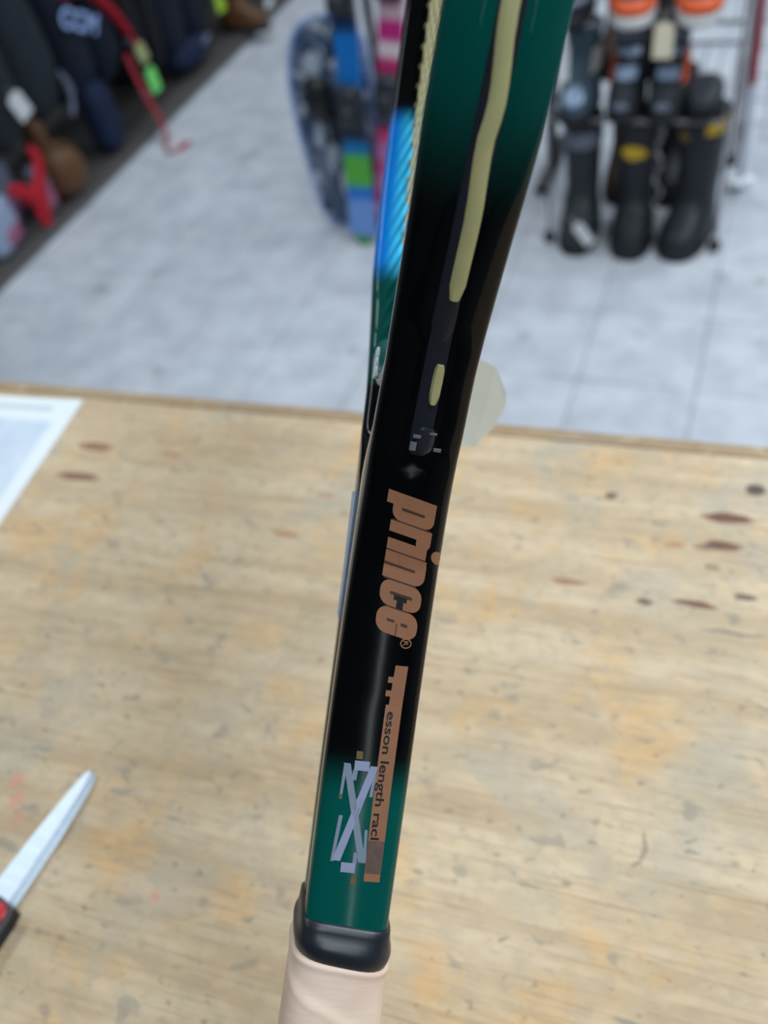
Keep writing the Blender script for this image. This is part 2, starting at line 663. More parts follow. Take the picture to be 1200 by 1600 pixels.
fr = MB()
rings, cols = [], []
for i, (u, z, s) in enumerate(PTH):
    p0 = PTH[max(i - 1, 0)]
    p1 = PTH[min(i + 1, len(PTH) - 1)]
    tx, tz = p1[0] - p0[0], p1[1] - p0[1]
    L = math.hypot(tx, tz)
    nx_, nz_ = tz / L, -tx / L
    if s < .07:
        nx_, nz_ = (1 if u > 0 else -1), 0
    near = u > 0
    T = (abs(u) - inner(s)) * abs(nx_) if s < .21 else .0125
    T = max(T, .0118) if s > .16 else T
    if s < .15:
        nx_, nz_ = (nx_ * (1 - sstep(.07, .15, s)) + (1 if near else -1) * 0, nz_) if False else (nx_, nz_)
    g = .0016 * sstep(.160, .168, s)
    ring = []
    for d, v in prof(T, half(s), g):
        uu, zz = u - nx_ * d, z - nz_ * d
        if s < .156:
            uu = max(uu, -.0004) if near else min(uu, .0004)
        ring.append((uu, v, zz))
        inside = d > T * .55
        if s > .19:
            ins = sstep(.35, .6, d / T)
        else:
            ins = 0
        # paint: green at both ends of the near side, black between
        outer_c = mixc(GREEN, BLACK, sstep(.050, .068, s))
        outer_c = mixc(outer_c, GREEN, sstep(.226, .262, s))
        if s > .31:
            outer_c = mixc(outer_c, BLACK, sstep(.33, .40, s))
        in_c = mixc(BLACK, GREEN, sstep(.186, .192, s))
        in_c = mixc(in_c, mixc(BLUE, LBLUE, sstep(-.0125, -.0060, v)), sstep(.236, .252, s))
        in_c = mixc(in_c, BLACK, sstep(.325, .337, s))
        if near:
            in_c = BLACK
        cols.append(mixc(outer_c, in_c, ins))
    rings.append(ring)
fr.loft(rings)
PAINT = attr_mat('racket_lacquer', .09, .22, .0)
frame = fr.build('frame', PAINT, rk, smooth=50, colors=cols)

# throat bridge closing the hoop
br = MB()
rs = []
for k in range(25):
    u = -.0485 + .097 * k / 24
    z = .1935 + .018 * (u / .0485) ** 2
    dz = 2 * .018 * u / .0485 ** 2
    L = math.hypot(1, dz)
    nx_, nz_ = -dz / L, 1 / L
    rs.append([(u + nx_ * .0055 * math.cos(2 * PI * q / 16), .0125 * math.copysign(abs(math.sin(2 * PI * q / 16)) ** .7, math.sin(2 * PI * q / 16)),
                z + nz_ * .0055 * math.cos(2 * PI * q / 16)) for q in range(16)])
br.loft(rs)
br.build('throat_bridge', simple('bridge_lacquer', (0, 92, 82), .25, .05, 40, .5), rk)

# grommet strips in the outer groove
CREAM = simple('cream_nylon', (176, 170, 122), .45, .12, 120, .4)
BLKG = simple('black_nylon', (26, 28, 38), .35, .1, 80, .45)


def groove_strip(s0, s1, hw, vofs, sink, name, mat, n=60, sgn=1, endround=True, hh=.0013):
    m = MB()
    rs = []
    for k in range(n + 1):
        s = s0 + (s1 - s0) * k / n
        if s <= .365:
            u, z = rw(s), s
            e = .002
            tx, tz = rw(s + e) - rw(s - e), 2 * e
        else:
            a = math.asin(min(1, (s - .365) / .165))
            u, z = .13 * math.cos(a), s
            tx, tz = -.13 * math.sin(a), .165 * math.cos(a)
        L = math.hypot(tx, tz)
        nx_, nz_ = tz / L, -tx / L
        w = hw(s) if callable(hw) else hw
        if endround:
            q = min(k, n - k) / n * (s1 - s0) / min(.0025, (s1 - s0) * .3)
            w *= 1 if q >= 1 else .62 + .38 * math.sqrt(q)
        vo = vofs(s) if callable(vofs) else vofs
        ring = []
        for dd, vq in ((-hh, -1), (hh * .35, -1), (hh, -.55), (hh, .55), (hh * .35, 1), (-hh, 1)):
            ring.append((sgn * (u + nx_ * (dd - sink)), vo + vq * w, z + nz_ * (dd - sink)))
        rs.append(ring)
    if sgn < 0:
        rs = [list(reversed(r)) for r in rs]
    m.loft(rs)
    return m.build(name, mat, rk, smooth=40)


for sg in (1, -1):
    groove_strip(.1985, .523, .0042, .0006, .0014, 'groove_liner', BLKG, 80, sg)
    groove_strip(.209, .523, .0023, lambda s: .0019 - .0012 * sstep(.225, .243, s) + .0008 * sstep(.243, .25, s) - .0016 * sstep(.25, .268, s), .0006, 'grommet_strip', CREAM, 90, sg)
groove_strip(.166, .2085, .0044, lambda s: .0010, .0015, 'grommet_insert', BLKG, 30)
groove_strip(.1815, .1925, .0016, .0021, .0004, 'grommet_peg', CREAM, 12)
groove_strip(.1672, .1745, .0028, .0020, .0002, 'grommet_plug', simple('plug_black', (34, 36, 44), .3, .1, 80, .5), 14)
for s0, s1, v0, w in ((.1716, .1724, -.0008, .0012), (.1678, .1702, -.0015, .0010), (.1683, .1692, .0062, .0012), (.1731, .1736, .0040, .0012)):
    groove_strip(s0, s1, w, v0, -.0010, 'print_mark', simple('grey_print', (104, 108, 112), .4, .05), 4, 1, False, .0003)

# strings of the bed
STRM = simple('string_gut', (214, 206, 160), .4, .1, 200, .4)


SV = -.0034      # the bed lies a little forward of the middle of the beam


def hoop_u(z):
    if z < .365:
        return rw(z) - .011
    return .119 * math.sqrt(max(0, 1 - ((z - .365) / .154) ** 2))


zc = .212
k = 0
while zc < .51:
    w = hoop_u(zc)
    if w > .02:
        pts = [(-w + 2 * w * i / 24, SV + .0010 * math.sin(PI * (i + k)), zc) for i in range(25)]
        MB().tube(pts, .00075, 5).build('cross_string', STRM, rk)
    zc += .0098
    k += 1
for i in range(-9, 10):
    u = i * .0123
    zt = .365 + .154 * math.sqrt(max(0, 1 - (u / .119) ** 2))
    zb = .1975 + .018 * (u / .0485) ** 2
    if abs(u) > .047:
        z = .2
        while hoop_u(z) < abs(u) and z < .36:
            z += .001
        zb = z
    MB().tube([(u, SV, zb), (u, SV, (zb + zt) / 2), (u, SV, zt)], .00085, 5).build('main_string', STRM, rk)
# small collars where the cross strings leave the far arm
gm = 0
zc = .212
while zc < .40:
    w = hoop_u(zc)
    MB().loft([[(-w - .002 + x, SV + .0017 * r * math.cos(2 * PI * q / 8), zc + .0017 * r * math.sin(2 * PI * q / 8)) for q in range(8)]
               for x, r in ((0, 1.2), (.0035, 1.1), (.0055, .7))]).build('grommet', CREAM, rk)
    zc += .0098

# collar and grip
RUB = simple('collar_rubber', (26, 29, 38), .36, .1, 60, .5)


def oct_ring(hu, hv, z, n=48, tilt=0.0, exp=3.2, ph=0):
    r = []
    for q in range(n):
        a = 2 * PI * q / n
        ca, sa = math.cos(a), math.sin(a)
        k_ = (abs(ca) ** exp + abs(sa) ** exp) ** (-1 / exp)
        r.append((hu * ca * k_, hv * sa * k_, z + tilt * sa * k_))
    return r


cm = MB()
cr = []
for du, z in ((.0002, .0095), (.0009, .0090), (.0010, .0068), (.0011, .0052), (.0016, .0040), (.0024, .0026), (.0026, .0010),
              (.0022, -.0012), (.0012, -.0035), (-.0002, -.0060), (-.0030, -.0120)):
    cr.append(oct_ring(.0162 + du, .0146 + du, z, tilt=-.0012 - .0010 * (z < .004), exp=6.5 if z > .0045 else (5 if z > .003 else 3.6)))
cm.loft(cr)
cm.build('collar', RUB, rk, smooth=60)


def leather():
    t = NT('grip_leather')
    v = t.coord()
    n = t.noise(t.coord(scale=(1, 1, 6)), 60, 4, .6)
    n2 = t.noise(v, 30, 3)
    col = t.mix(t.ramp(n2, .3, .7), lin((224, 192, 172)), lin((234, 208, 190)))
    col = t.mix(t.math('MULTIPLY', t.ramp(n, .5, .75), .25), col, lin((240, 224, 212)))
    t.l(col, t.b.inputs['Base Color'])
    t.setp(Roughness=.48)
    t.b.inputs['Subsurface Weight'].default_value = .0
    t.bump(n, .2, .0008)
    return t.m


gp = MB()
GL = .1965
rings = []
nz_g, nq = 190, 64
PITCH = .055
for i in range(nz_g + 1):
    z = -.0035 - (GL - .012) * i / nz_g
    ring = []
    for q in range(nq):
        a = 2 * PI * q / nq
        ca, sa = math.cos(a), math.sin(a)
        k_ = (abs(ca) ** 3.4 + abs(sa) ** 3.4) ** (-1 / 3.4)
        ph = ((z / PITCH) + (a if a < PI else a - 2 * PI) / (2 * PI) + .41) % 1.0
        lip = .00085 * (1 - sstep(0, .10, ph)) + .0006 * sstep(.05, .95, ph)
        edge = .0005 * math.exp(-((i - 1.5) / 1.2) ** 2)
        hu, hv = .0172 + .0022 * sstep(-.14, -.185, z), .0166 + .0022 * sstep(-.14, -.185, z)
        hv += .0008 * sstep(0, -.05, z)
        r = lip + edge - (.0006 if i == 0 else 0)
        ring.append(((hu + r) * ca * k_, (hv + r) * sa * k_, z - .0016 * sa * k_ * (1 - sstep(0, 12, i))))
    rings.append(ring)
# turn the rim inward so that the wrap has a thickness
rim = [(x * .925, y * .925, z - .0004) for x, y, z in rings[0]]
rim2 = [(x * .905, y * .905, z - .006) for x, y, z in rings[0]]
gp.loft([rim2, rim] + rings)
gp.build('grip', leather(), rk, smooth=60)
bc = MB()
bc.loft([oct_ring(.0196 * k_, .0192 * k_, z) for k_, z in ((1, -.183), (1.03, -.187), (1.03, -.1935), (.94, -.1962), (.5, -.1966))])
bc.build('butt_cap', BLKP, rk)


# print on the near side: (v, s) in millimetres, laid on the lacquer
def surf(v, s):
    s_ = s / 1000
    v_ = v / 1000
    b = half(s_)
    a = min(1, abs(v_) / b)
    ca = max(0, 1 - (a ** (1 / .55)) ** 2) ** .5
    x = ca ** .42
    T = rw(s_)
    return (rw(s_) - T / 2 * (1 - x), v_, s_)


def decal(polys, name, mat, lift=.00012):
    m = MB()
    for poly in polys:
        # triangulate finely enough to follow the crown: split long edges
        pts = []
        n = len(poly)
        for i in range(n):
            p, q = poly[i], poly[(i + 1) % n]
            L = math.hypot(q[0] - p[0], q[1] - p[1])
            k_ = max(1, int(L / 1.2))
            for j in range(k_):
                pts.append((p[0] + (q[0] - p[0]) * j / k_, p[1] + (q[1] - p[1]) * j / k_))
        cx = sum(p[0] for p in pts) / len(pts)
        cy = sum(p[1] for p in pts) / len(pts)
        rings_ = []
        for f in (1, .66, .33):
            ring = []
            for p in pts:
                x, y, z = surf(cx + (p[0] - cx) * f, cy + (p[1] - cy) * f)
                ring.append((x + lift, y, z))
            rings_.append(ring)
        base = [(x - lift * .9, y, z) for x, y, z in rings_[0]]
        m.loft([base] + rings_, caps=False)
        x, y, z = surf(cx, cy)
        o = len(m.v)
        m.v.append((x + lift, y, z))
        nn = len(pts)
        st = o - nn
        m.f += [(st + j, st + (j + 1) % nn, o) for j in range(nn)]
    return m.build(name, mat, rk, smooth=50)


def decals(polys, name, mat, lift=.00012):
    for p in polys:
        decal([p], name, mat, lift)


def strip_poly(v0a, v1a, sa, v0b, v1b, sb):
    return [(v0a, sa), (v1a, sa), (v1b, sb), (v0b, sb)]


COPPER = simple('copper_print', (140, 95, 68), .42, .08, 300, .35)
COPDK = simple('dark_copper_print', (66, 45, 34), .45, .08, 300, .3)  # dark brown print for the slits in and between the letters
BLKPR = simple('black_print', (12, 12, 14), .35, .05, 200, .4)
SILV = simple('silver_print', (136, 140, 168), .42, .08, 300, .4)
SILV2 = simple('faded_silver_print', (116, 126, 142), .45, .1, 300, .35)


def rrect(x0, x1, y0, y1, r=(0, 0, 0, 0)):
    """rounded rectangle; radii at ll, lr, ur, ul"""
    out = []
    for (cx, cy, a0, rr) in ((x0, y0, 180, r[0]), (x1, y0, 270, r[1]), (x1, y1, 0, r[2]), (x0, y1, 90, r[3])):
        if rr <= 0:
            out.append((cx, cy))
            continue
        ox = cx + rr if cx == x0 else cx - rr
        oy = cy + rr if cy == y0 else cy - rr
        for k_ in range(7):
            a = math.radians(a0 + 90 * k_ / 6)
            out.append((ox + rr * math.cos(a), oy + rr * math.sin(a)))
    return out


def word(poly):
    # text frame (x along the word, y up) -> (v, s): reads down the shaft, tops to the right
    return [(-4.3 + y, 154.2 - (x + .21 * y)) for x, y in poly]


letters = [rrect(0, 4.0, -2.2, 14), rrect(.3, 8.6, 0, 14, (2, 3, 3, 1)),
           rrect(9.0, 12.6, 0, 14), rrect(11.5, 15.2, 9.2, 14, (0, 1.4, 2.2, 0)),
           rrect(14.7, 18.3, 0, 13.2),
           [(16.2 - .21 * 0 + 2.1 * math.cos(a * PI / 9), 17.2 + 2.3 * math.sin(a * PI / 9)) for a in range(18)],
           rrect(18.7, 22.3, 0, 13.8), rrect(19.5, 27.4, 0, 14, (0, 0, 3.4, 1)),
           rrect(27.9, 36.3, 0, 14, (3.4, 3.4, 3.4, 3.4)),
           rrect(36.7, 45.4, 0, 14, (3.6, 3.6, 3.6, 3.6))]
decals([word(p) for p in letters], 'letter', COPPER)
decals([word(p) for p in (rrect(4.3, 5.1, 3.0, 10.6), rrect(22.5, 23.3, 0, 10.4), rrect(31.4, 32.4, 3.4, 10.8),
                         rrect(40.4, 41.2, 3.6, 6.2), rrect(40.6, 41.6, 8.4, 10.6), rrect(8.6, 8.95, .5, 13.5),
                         rrect(18.3, 18.7, .3, 13.4), rrect(27.4, 27.85, .5, 11.5), rrect(36.3, 36.7, 4, 10), rrect(41.2, 45.3, 6.9, 7.2))],
      'letter_counter', COPDK, .00022)
decals([word(p) for p in (rrect(32.6, 36.4, 6.0, 8.2), rrect(32.2, 33.8, 4.8, 9.2))], 'letter_gap', BLKPR, .00026)
# the registered mark: ring, with its R
cxm, cym = 6.7, 105.2
rgm = MB()
rr = []
for k_ in range(24):
    a0 = 2 * PI * k_ / 24
    row = []
    for ra, rb, lf in ((1.9, 1.7, .00002), (1.9, 1.7, .00015), (1.5, 1.3, .00015), (1.5, 1.3, .00002)):
        x, y, z = surf(cxm + ra * math.cos(a0), cym + rb * math.sin(a0))
        row.append((x + lf, y, z))
    rr.append(row)
rgm.loft(rr, loop=True)
rgm.build('registered_ring', COPPER, rk)


def text_decal(txt, name, mat, v0, s0, size, length, shear=0.0, lift=.0002, bold=.012):
    cu = bpy.data.curves.new('text', 'FONT')
    cu.body = txt
    cu.size = 1
    cu.offset = bold
    cu.shear = shear
    to = bpy.data.objects.new('text', cu)
    C.objects.link(to)
    dg = bpy.context.evaluated_depsgraph_get()
    me = bpy.data.meshes.new_from_object(to.evaluated_get(dg))
    vs = [v.co.copy() for v in me.vertices]
    fs = [tuple(p.vertices) for p in me.polygons]
    bpy.data.objects.remove(to)
    bpy.data.meshes.remove(me)
    x1 = max(v.x for v in vs)
    x0 = min(v.x for v in vs)
    m = MB()
    out = []
    for v in vs:
        x, y, z = surf(v0 + v.y * size, s0 - (v.x - x0) / (x1 - x0) * length)
        out.append((x + lift, y, z))
    m.add(out, fs)
    return m.build(name, mat, rk, smooth=False)


text_decal('R', 'registered_letter', COPPER, 5.8, 106.0, 2.4, 1.6)
# long copper bar with its row of small words
decal([strip_poly(4.4, 8.6, 97.6, 4.0, 8.5, 84.0), strip_poly(3.0, 8.5, 84.2, 3.0, 8.6, 55.0), strip_poly(3.0, 8.6, 55.2, 3.2, 8.8, 38.6),
       strip_poly(2.6, 4.6, 93.6, 2.6, 4.6, 91.6), strip_poly(2.4, 4.6, 89.0, 2.4, 4.6, 87.0)], 'copper_bar', COPPER)
decal([strip_poly(3.2, 8.8, 38.6, 3.3, 8.9, 27.6)], 'worn_bar', simple('worn_copper_print', (92, 74, 66), .5, .35, 500, .3))
decal([strip_poly(3.4, 8.8, 27.6, 3.5, 8.8, 25.0)], 'bar_foot', COPPER, .00013)
text_decal('esson length racl', 'small_lettering', BLKPR, 3.9, 82.0, 4.0, 43, bold=.014)
# crossed emblem: two broad strokes, serif bars and small squares
decals([strip_poly(.8, 3.3, 63.2, -7.9, -5.2, 31.0), [(-2.4, 52), (-.4, 52), (-2.0, 44), (-4.0, 44)],
       strip_poly(-4.6, .4, 64.6, -4.5, .5, 61.4), strip_poly(-4.7, .1, 30.6, -4.6, .15, 27.4)], 'emblem_stroke', SILV)
decals([strip_poly(-8.2, -5.9, 63.4, .9, 3.3, 31.0), strip_poly(-8.0, -6.9, 62.5, -8.2, -7.3, 53), strip_poly(-7.5, -6.2, 46, -8.4, -7.4, 30.6),
       strip_poly(2.2, 3.3, 62, 1.6, 2.7, 53), strip_poly(1.6, 2.6, 42, 2.4, 3.4, 31), strip_poly(-4.8, -3.2, 61.4, -4.9, -3.4, 58.0),
       strip_poly(-1.0, .5, 34.2, -1.0, .3, 30.6)], 'emblem_stroke', SILV2, .00010)
decals([strip_poly(-4.4, -2.3, 67.8, -4.3, -2.2, 65.2), strip_poly(-.8, .9, 26.4, -.9, .8, 23.6), strip_poly(-8.3, -7.3, 53, -8.3, -7.2, 51.4)],
      'emblem_square', simple('bronze_print', (98, 84, 52), .45, .1, 300, .3))

# pale blue print strip on the front face of the shaft
fp = MB()
for sg in (1, -1):
    pass
rsf = []
for k_ in range(20):
    s = .108 + .045 * k_ / 19
    w = rw(s)
    b = half(s)
    ua, ub = -w + .004, -.001
    rsf.append([(ua, -b * 1.001 - .0004, s), (ub, -b * 1.001 - .0004, s), (ub, -b + .0012, s), (ua, -b + .0012, s)])
fp.loft(rsf)
fp.build('front_print', simple('pale_blue_print', (150, 176, 214), .4, .15, 400, .4), rk, smooth=False)
# white flecks on the throat bridge
for (u, v, z) in ((-.018, -.0128, .2005), (-.010, -.0132, .196), (-.022, -.0126, .205)):
    MB().box((u, v, z), (.006, .0012, .004), .0004).build('print_fleck', simple('white_print', (226, 234, 238), .4, .05), rk)

# manila price tag hanging behind the throat
pt = MB()
tagpts = [Vector(p) for p in ((-.0927, .2956, 1.2662), (-.0867, .2887, 1.2580), (-.0864, .2845, 1.2540), (-.0896, .2760, 1.2489), (-.0961, .2668, 1.2446),
                              (-.1177, .2611, 1.2475), (-.1264, .2747, 1.2595), (-.1101, .2976, 1.2731))]
nrm = (Vector(tagpts[2]) - Vector(tagpts[0])).cross(Vector(tagpts[4]) - Vector(tagpts[0])).normalized()
pt.loft([[Vector(p) - nrm * .0003 for p in tagpts], [Vector(p) + nrm * .0003 for p in tagpts]])
ptag = pt.build('price_tag', simple('manila_card', (190, 184, 170), .75, .05, 60), None, smooth=False)
tag(ptag, 'beige cardboard tag hanging behind the throat of the tennis racket', 'tag')
thr = MB().tube([racket_m @ Vector((-.006, .0152, .160)), tagpts[6] * .8 + tagpts[3] * .2 + nrm * .0006], .0005, 6)
tho = thr.build('thread', simple('cotton_thread', (220, 214, 200), .8, .05), None)
tho.parent = ptag

# ================================================================ BOOT RACK (right)
WIRE = simple('grey_wire', (120, 118, 124), .4, .1, 60, .5)
rack = empty('wire_boot_rack', (-.33, 2.36, 0), 'low grey wire shelf rack holding boots in two rows', 'rack')


def rel(root, m):
    """shift a mesh built in world coordinates to the frame of its thing"""
    inv = root.matrix_world.inverted() if root.matrix_world != Matrix.Identity(4) else Matrix.Translation(-root.location) 
    m.v = [tuple(Matrix.Translation(-root.location) @ Vector(p)) for p in m.v]
    return m


RX0, RX1, RY0, RY1 = -.545, -.076, 2.36, 2.84
for x, y in ((RX0, RY0), (RX1, RY0), (RX0, RY1), (RX1, RY1)):
    rel(rack, MB().tube([(x, y, .03 + FT), (x, y, .80)], .0045, 8)).build('post', WIRE, rack)
    rel(rack, MB().blob((x, y, .0175 + FT), (.016, .016, .0175), .6, 1, 12, 8)).build('caster', simple('black_rubber', (24, 25, 27), .6, .1), rack)
for z in (.375, .615):
    for y in (RY0, RY1):
        rel(rack, MB().tube([(RX0, y, z), (RX1, y, z)], .0055, 8)).build('rail', WIRE, rack)
    for x in (RX0, RX1):
        rel(rack, MB().tube([(x, RY0, z), (x, RY1, z)], .0045, 8)).build('side_rail', WIRE, rack)
    for k_ in range(11):
        x = RX0 + .02 + (RX1 - RX0 - .04) * k_ / 10
        rel(rack, MB().tube([(x, RY0, z + .002), (x, RY1, z + .002)], .002, 6)).build('shelf_wire', WIRE, rack)

RUBB = simple('boot_black', (29, 33, 40), .5, .25, 30, .4, bump=.3)
RUBC = simple('boot_charcoal', (44, 48, 54), .6, .2, 30, .35, bump=.3)
SOLE = simple('boot_sole', (26, 27, 31), .6, .15, 40, .35)
YEL = simple('yellow_badge', (206, 170, 40), .5, .08, 60)
GREYC = simple('grey_fleece', (112, 118, 134), .8, .2, 60)
LBUC = simple('pale_buckle', (150, 168, 196), .3, .1, 60, .5)
ORNG = simple('orange_trim', (232, 100, 56), .5, .08, 60)
WHT = simple('white_trim', (206, 206, 206), .5, .06, 60)
BRN = simple('brown_leather', (92, 60, 34), .5, .25, 18, .4, bump=.2)


def boot_ring(yf, yb, hw, z, n=26, lean=0.0, e=.8):
    cy, hl = (yf + yb) / 2, (yb - yf) / 2
    return [(math.copysign(abs(math.sin(2 * PI * k_ / n)) ** e, math.sin(2 * PI * k_ / n)) * hw + lean * z,
             cy - math.copysign(abs(math.cos(2 * PI * k_ / n)) ** e, math.cos(2 * PI * k_ / n)) * hl, z) for k_ in range(n)]


def boot(loc, rz, h, w, L, label, mat, extras, group=None, lean=0.0, name='winter_boot', solem=None, roll=0.0):
    """toe points to local -y, heel at +y; hollow shaft with an open top"""
    r = empty(name, loc, label, 'boot', group, rz)
    r.rotation_euler = (0, roll, rz)
    t = .075   # height of the toe
    R = []
    fl_ = -L * .68
    hb = L * .32
    spec = [(.020, fl_ + .004, hb, w * .96), (.035, fl_, hb, w), (.055, fl_ + .006, hb, w * .98), (t, fl_ + .030, hb - .002, w * .93),
            (t + .018, fl_ + .068, hb - .004, w * .86), (t + .04, fl_ + .098, hb - .006, w * .82), (t + .07, fl_ + .112, hb - .006, w * .82)]
    top_f, top_b = -L * .24, hb + .002
    zz = t + .07
    for k_ in range(1, 7):
        f = k_ / 6
        spec.append((zz + (h - zz) * f, (fl_ + .112) * (1 - f) + top_f * f, (hb - .006) * (1 - f) + top_b * f, w * (.82 + .10 * f + (.02 if k_ % 2 else 0))))
    R = [boot_ring(yf, yb, hw, z, lean=lean) for z, yf, yb, hw in spec]
    z, yf, yb, hw = spec[-1]
    R += [boot_ring(yf + .006, yb - .006, hw - .006, z + .002, lean=lean), boot_ring(yf + .014, yb - .014, hw - .014, z - .004, lean=lean),
          boot_ring(yf + .016, yb - .016, hw - .016, z - .06, lean=lean)]
    MB().loft(R).build('upper', mat, r, smooth=60)
    MB().loft([boot_ring(fl_ - .004, hb + .004, w * 1.02, 0), boot_ring(fl_ - .007, hb + .006, w * 1.06, .008),
               boot_ring(fl_ - .004, hb + .005, w * 1.04, .022), boot_ring(fl_ + .004, hb, w, .027)]).build('sole', solem or SOLE, r, smooth=50)

    def front(zq):
        for a, b in zip(spec, spec[1:]):
            if a[0] <= zq <= b[0]:
                f = (zq - a[0]) / (b[0] - a[0])
                return a[1] + (b[1] - a[1]) * f, a[3] + (b[3] - a[3]) * f
        return spec[-1][1], spec[-1][3]
    for kind, mm, z0, z1, a0, a1, nm in extras:
        # a band wrapped round the boot between two heights and two angles (0 = straight ahead)
        zs = [z0 + (z1 - z0) * i / 4 for i in range(5)]
        rr = []
        for zq in zs:
            for a, b in zip(spec, spec[1:]):
                if a[0] <= zq <= b[0]:
                    f = (zq - a[0]) / (b[0] - a[0])
                    yf, yb, hw = (a[i] + (b[i] - a[i]) * f for i in (1, 2, 3))
                    break
            else:
                yf, yb, hw = spec[-1][1:]
            cy, hl = (yf + yb) / 2, (yb - yf) / 2
            bulge = .003 + .003 * math.sin(PI * (zq - z0) / (z1 - z0))
            if kind == 'oval':
                sc_ = math.sqrt(max(.05, 1 - ((zq - (z0 + z1) / 2) / ((z1 - z0) / 2)) ** 2))
            else:
                sc_ = 1
            row, row2 = [], []
            am, ah = (a0 + a1) / 2, (a1 - a0) / 2 * sc_
            for q in range(9):
                a = math.radians(am + ah * (q / 4 - 1))
                sx = math.copysign(abs(math.sin(a)) ** .8, math.sin(a))
                sy = math.copysign(abs(math.cos(a)) ** .8, math.cos(a))
                row.append((sx * (hw + bulge) + lean * zq, cy - sy * (hl + bulge), zq))
                row2.append((sx * (hw - .003) + lean * zq, cy - sy * (hl - .003), zq))
            rr.append(row + list(reversed(row2)))
        MB().loft(rr).build(nm, mm, r, smooth=50)
    return r


# bottom row, on the floor tiles
boot((-.466, 2.455, FT), .06, .335, .056, .24, 'dark grey winter boot with a grey fleece cuff, leftmost on the floor under the rack', RUBC,
     [('band', GREYC, .27, .315, -80, 80, 'cuff'), ('band', RUBB, .10, .125, -70, 70, 'strap')])
boot((-.312, 2.455, FT), .05, .345, .060, .25, 'black winter boot with a round yellow badge, middle of the floor row', RUBB,
     [('oval', YEL, .245, .285, -42, 24, 'badge'), ('band', SOLE, .06, .074, -62, 62, 'toe_seam')])
boot((-.148, 2.46, FT), -.22, .355, .064, .25, 'tallest black winter boot with yellow side trim, right end of the floor row', RUBB,
     [('band', YEL, .315, .345, 20, 95, 'side_trim'), ('oval', simple('tan_badge', (132, 110, 70), .6), .29, .325, -50, -10, 'badge'),
      ('band', RUBC, .335, .352, -120, 15, 'cuff')])
slp = empty('slipper', (-.152, 2.40, .3832), 'dark grey rounded slipper at the right end of the wire shelf edge', 'slipper')
MB().blob((0, .03, .034), (.047, .085, .030), .7, .85, 26, 16).build('upper', RUBC, slp, smooth=70)
MB().loft([boot_ring(-.058, .118, .046, 0), boot_ring(-.060, .12, .048, .004), boot_ring(-.057, .118, .046, .009)]).build('sole', SOLE, slp, smooth=50)
# upper row, on the shelf wires
SZ = .3815
boot((-.470, 2.455, SZ), .0, .20, .050, .21, 'teal grey low boot at the left end of the wire shelf', simple('boot_teal', (64, 84, 98), .55, .2, 30, .35, bump=.2),
     [('oval', LBUC, .050, .085, -25, 25, 'toe_badge'), ('band', WHT, .10, .15, 40, 95, 'side_panel')])
for q, (bx, lab) in enumerate(((-.350, 'black low boot with pale buckles and orange left side, middle of the wire shelf'),
                              (-.246, 'black low boot with pale buckles and orange right side, right end of the wire shelf'))):
    sgn = -1 if q == 0 else 1
    boot((bx, 2.475, SZ), .0, .20, .047, .21, lab, RUBC,
         [('band', LBUC, .088, .108, -34, 34, 'buckle'), ('band', LBUC, .128, .146, -38, 38, 'buckle'),
          ('band', GREYC, .166, .186, -44, 44, 'buckle'), ('band', ORNG, .075, .125, *((-100, -55) if q == 0 else (55, 100)), 'side_panel'),
          ('oval', GREYC, .034, .052, -18, 18, 'toe_badge')])
# second shelf: toes with orange rands seen from above
SZ2 = .6215
boot((-.49, 2.455, SZ2), .0, .22, .050, .21, 'plain black boot at the left end of the top shelf', RUBB, [('band', GREYC, .05, .062, -50, 60, 'toe_seam')])
boot((-.345, 2.455, SZ2), .10, .22, .053, .21, 'black boot with an orange and white toe, middle of the top shelf', RUBB,
     [('band', ORNG, .028, .058, -75, 75, 'toe_cap')], solem=WHT)
boot((-.19, 2.455, SZ2), .10, .22, .053, .21, 'black boot with an orange and white toe, right end of the top shelf', RUBB,
     [('band', ORNG, .028, .058, -75, 75, 'toe_cap')], solem=WHT)

# second row behind the first
DBRN = simple('dark_brown_leather', (62, 42, 32), .55, .25, 18, .4, bump=.2)
for bx, bz, bh, bm, lab in ((-.385, FT, .33, DBRN, 'dark brown boot behind the leftmost and middle floor boots'),
                            (-.245, FT, .34, RUBB, 'black boot behind the middle and right floor boots'),
                            (-.415, SZ, .20, DBRN, 'dark brown low boot behind the teal boot on the wire shelf'),
                            (-.298, SZ, .20, simple('umber_leather', (48, 34, 32), .55, .25, 18), 'very dark brown low boot behind the two pale buckled boots'),
                            (-.415, SZ2, .20, RUBB, 'black low boot in the back of the top shelf')):
    boot((bx, 2.73, bz), 0, bh, .054 if bz < .1 else .052, .22, lab, bm, [])

CARD = simple('white_card', (214, 216, 220), .7, .05, 60)
CREAMC = simple('cream_card', (226, 216, 190), .7, .05, 60)


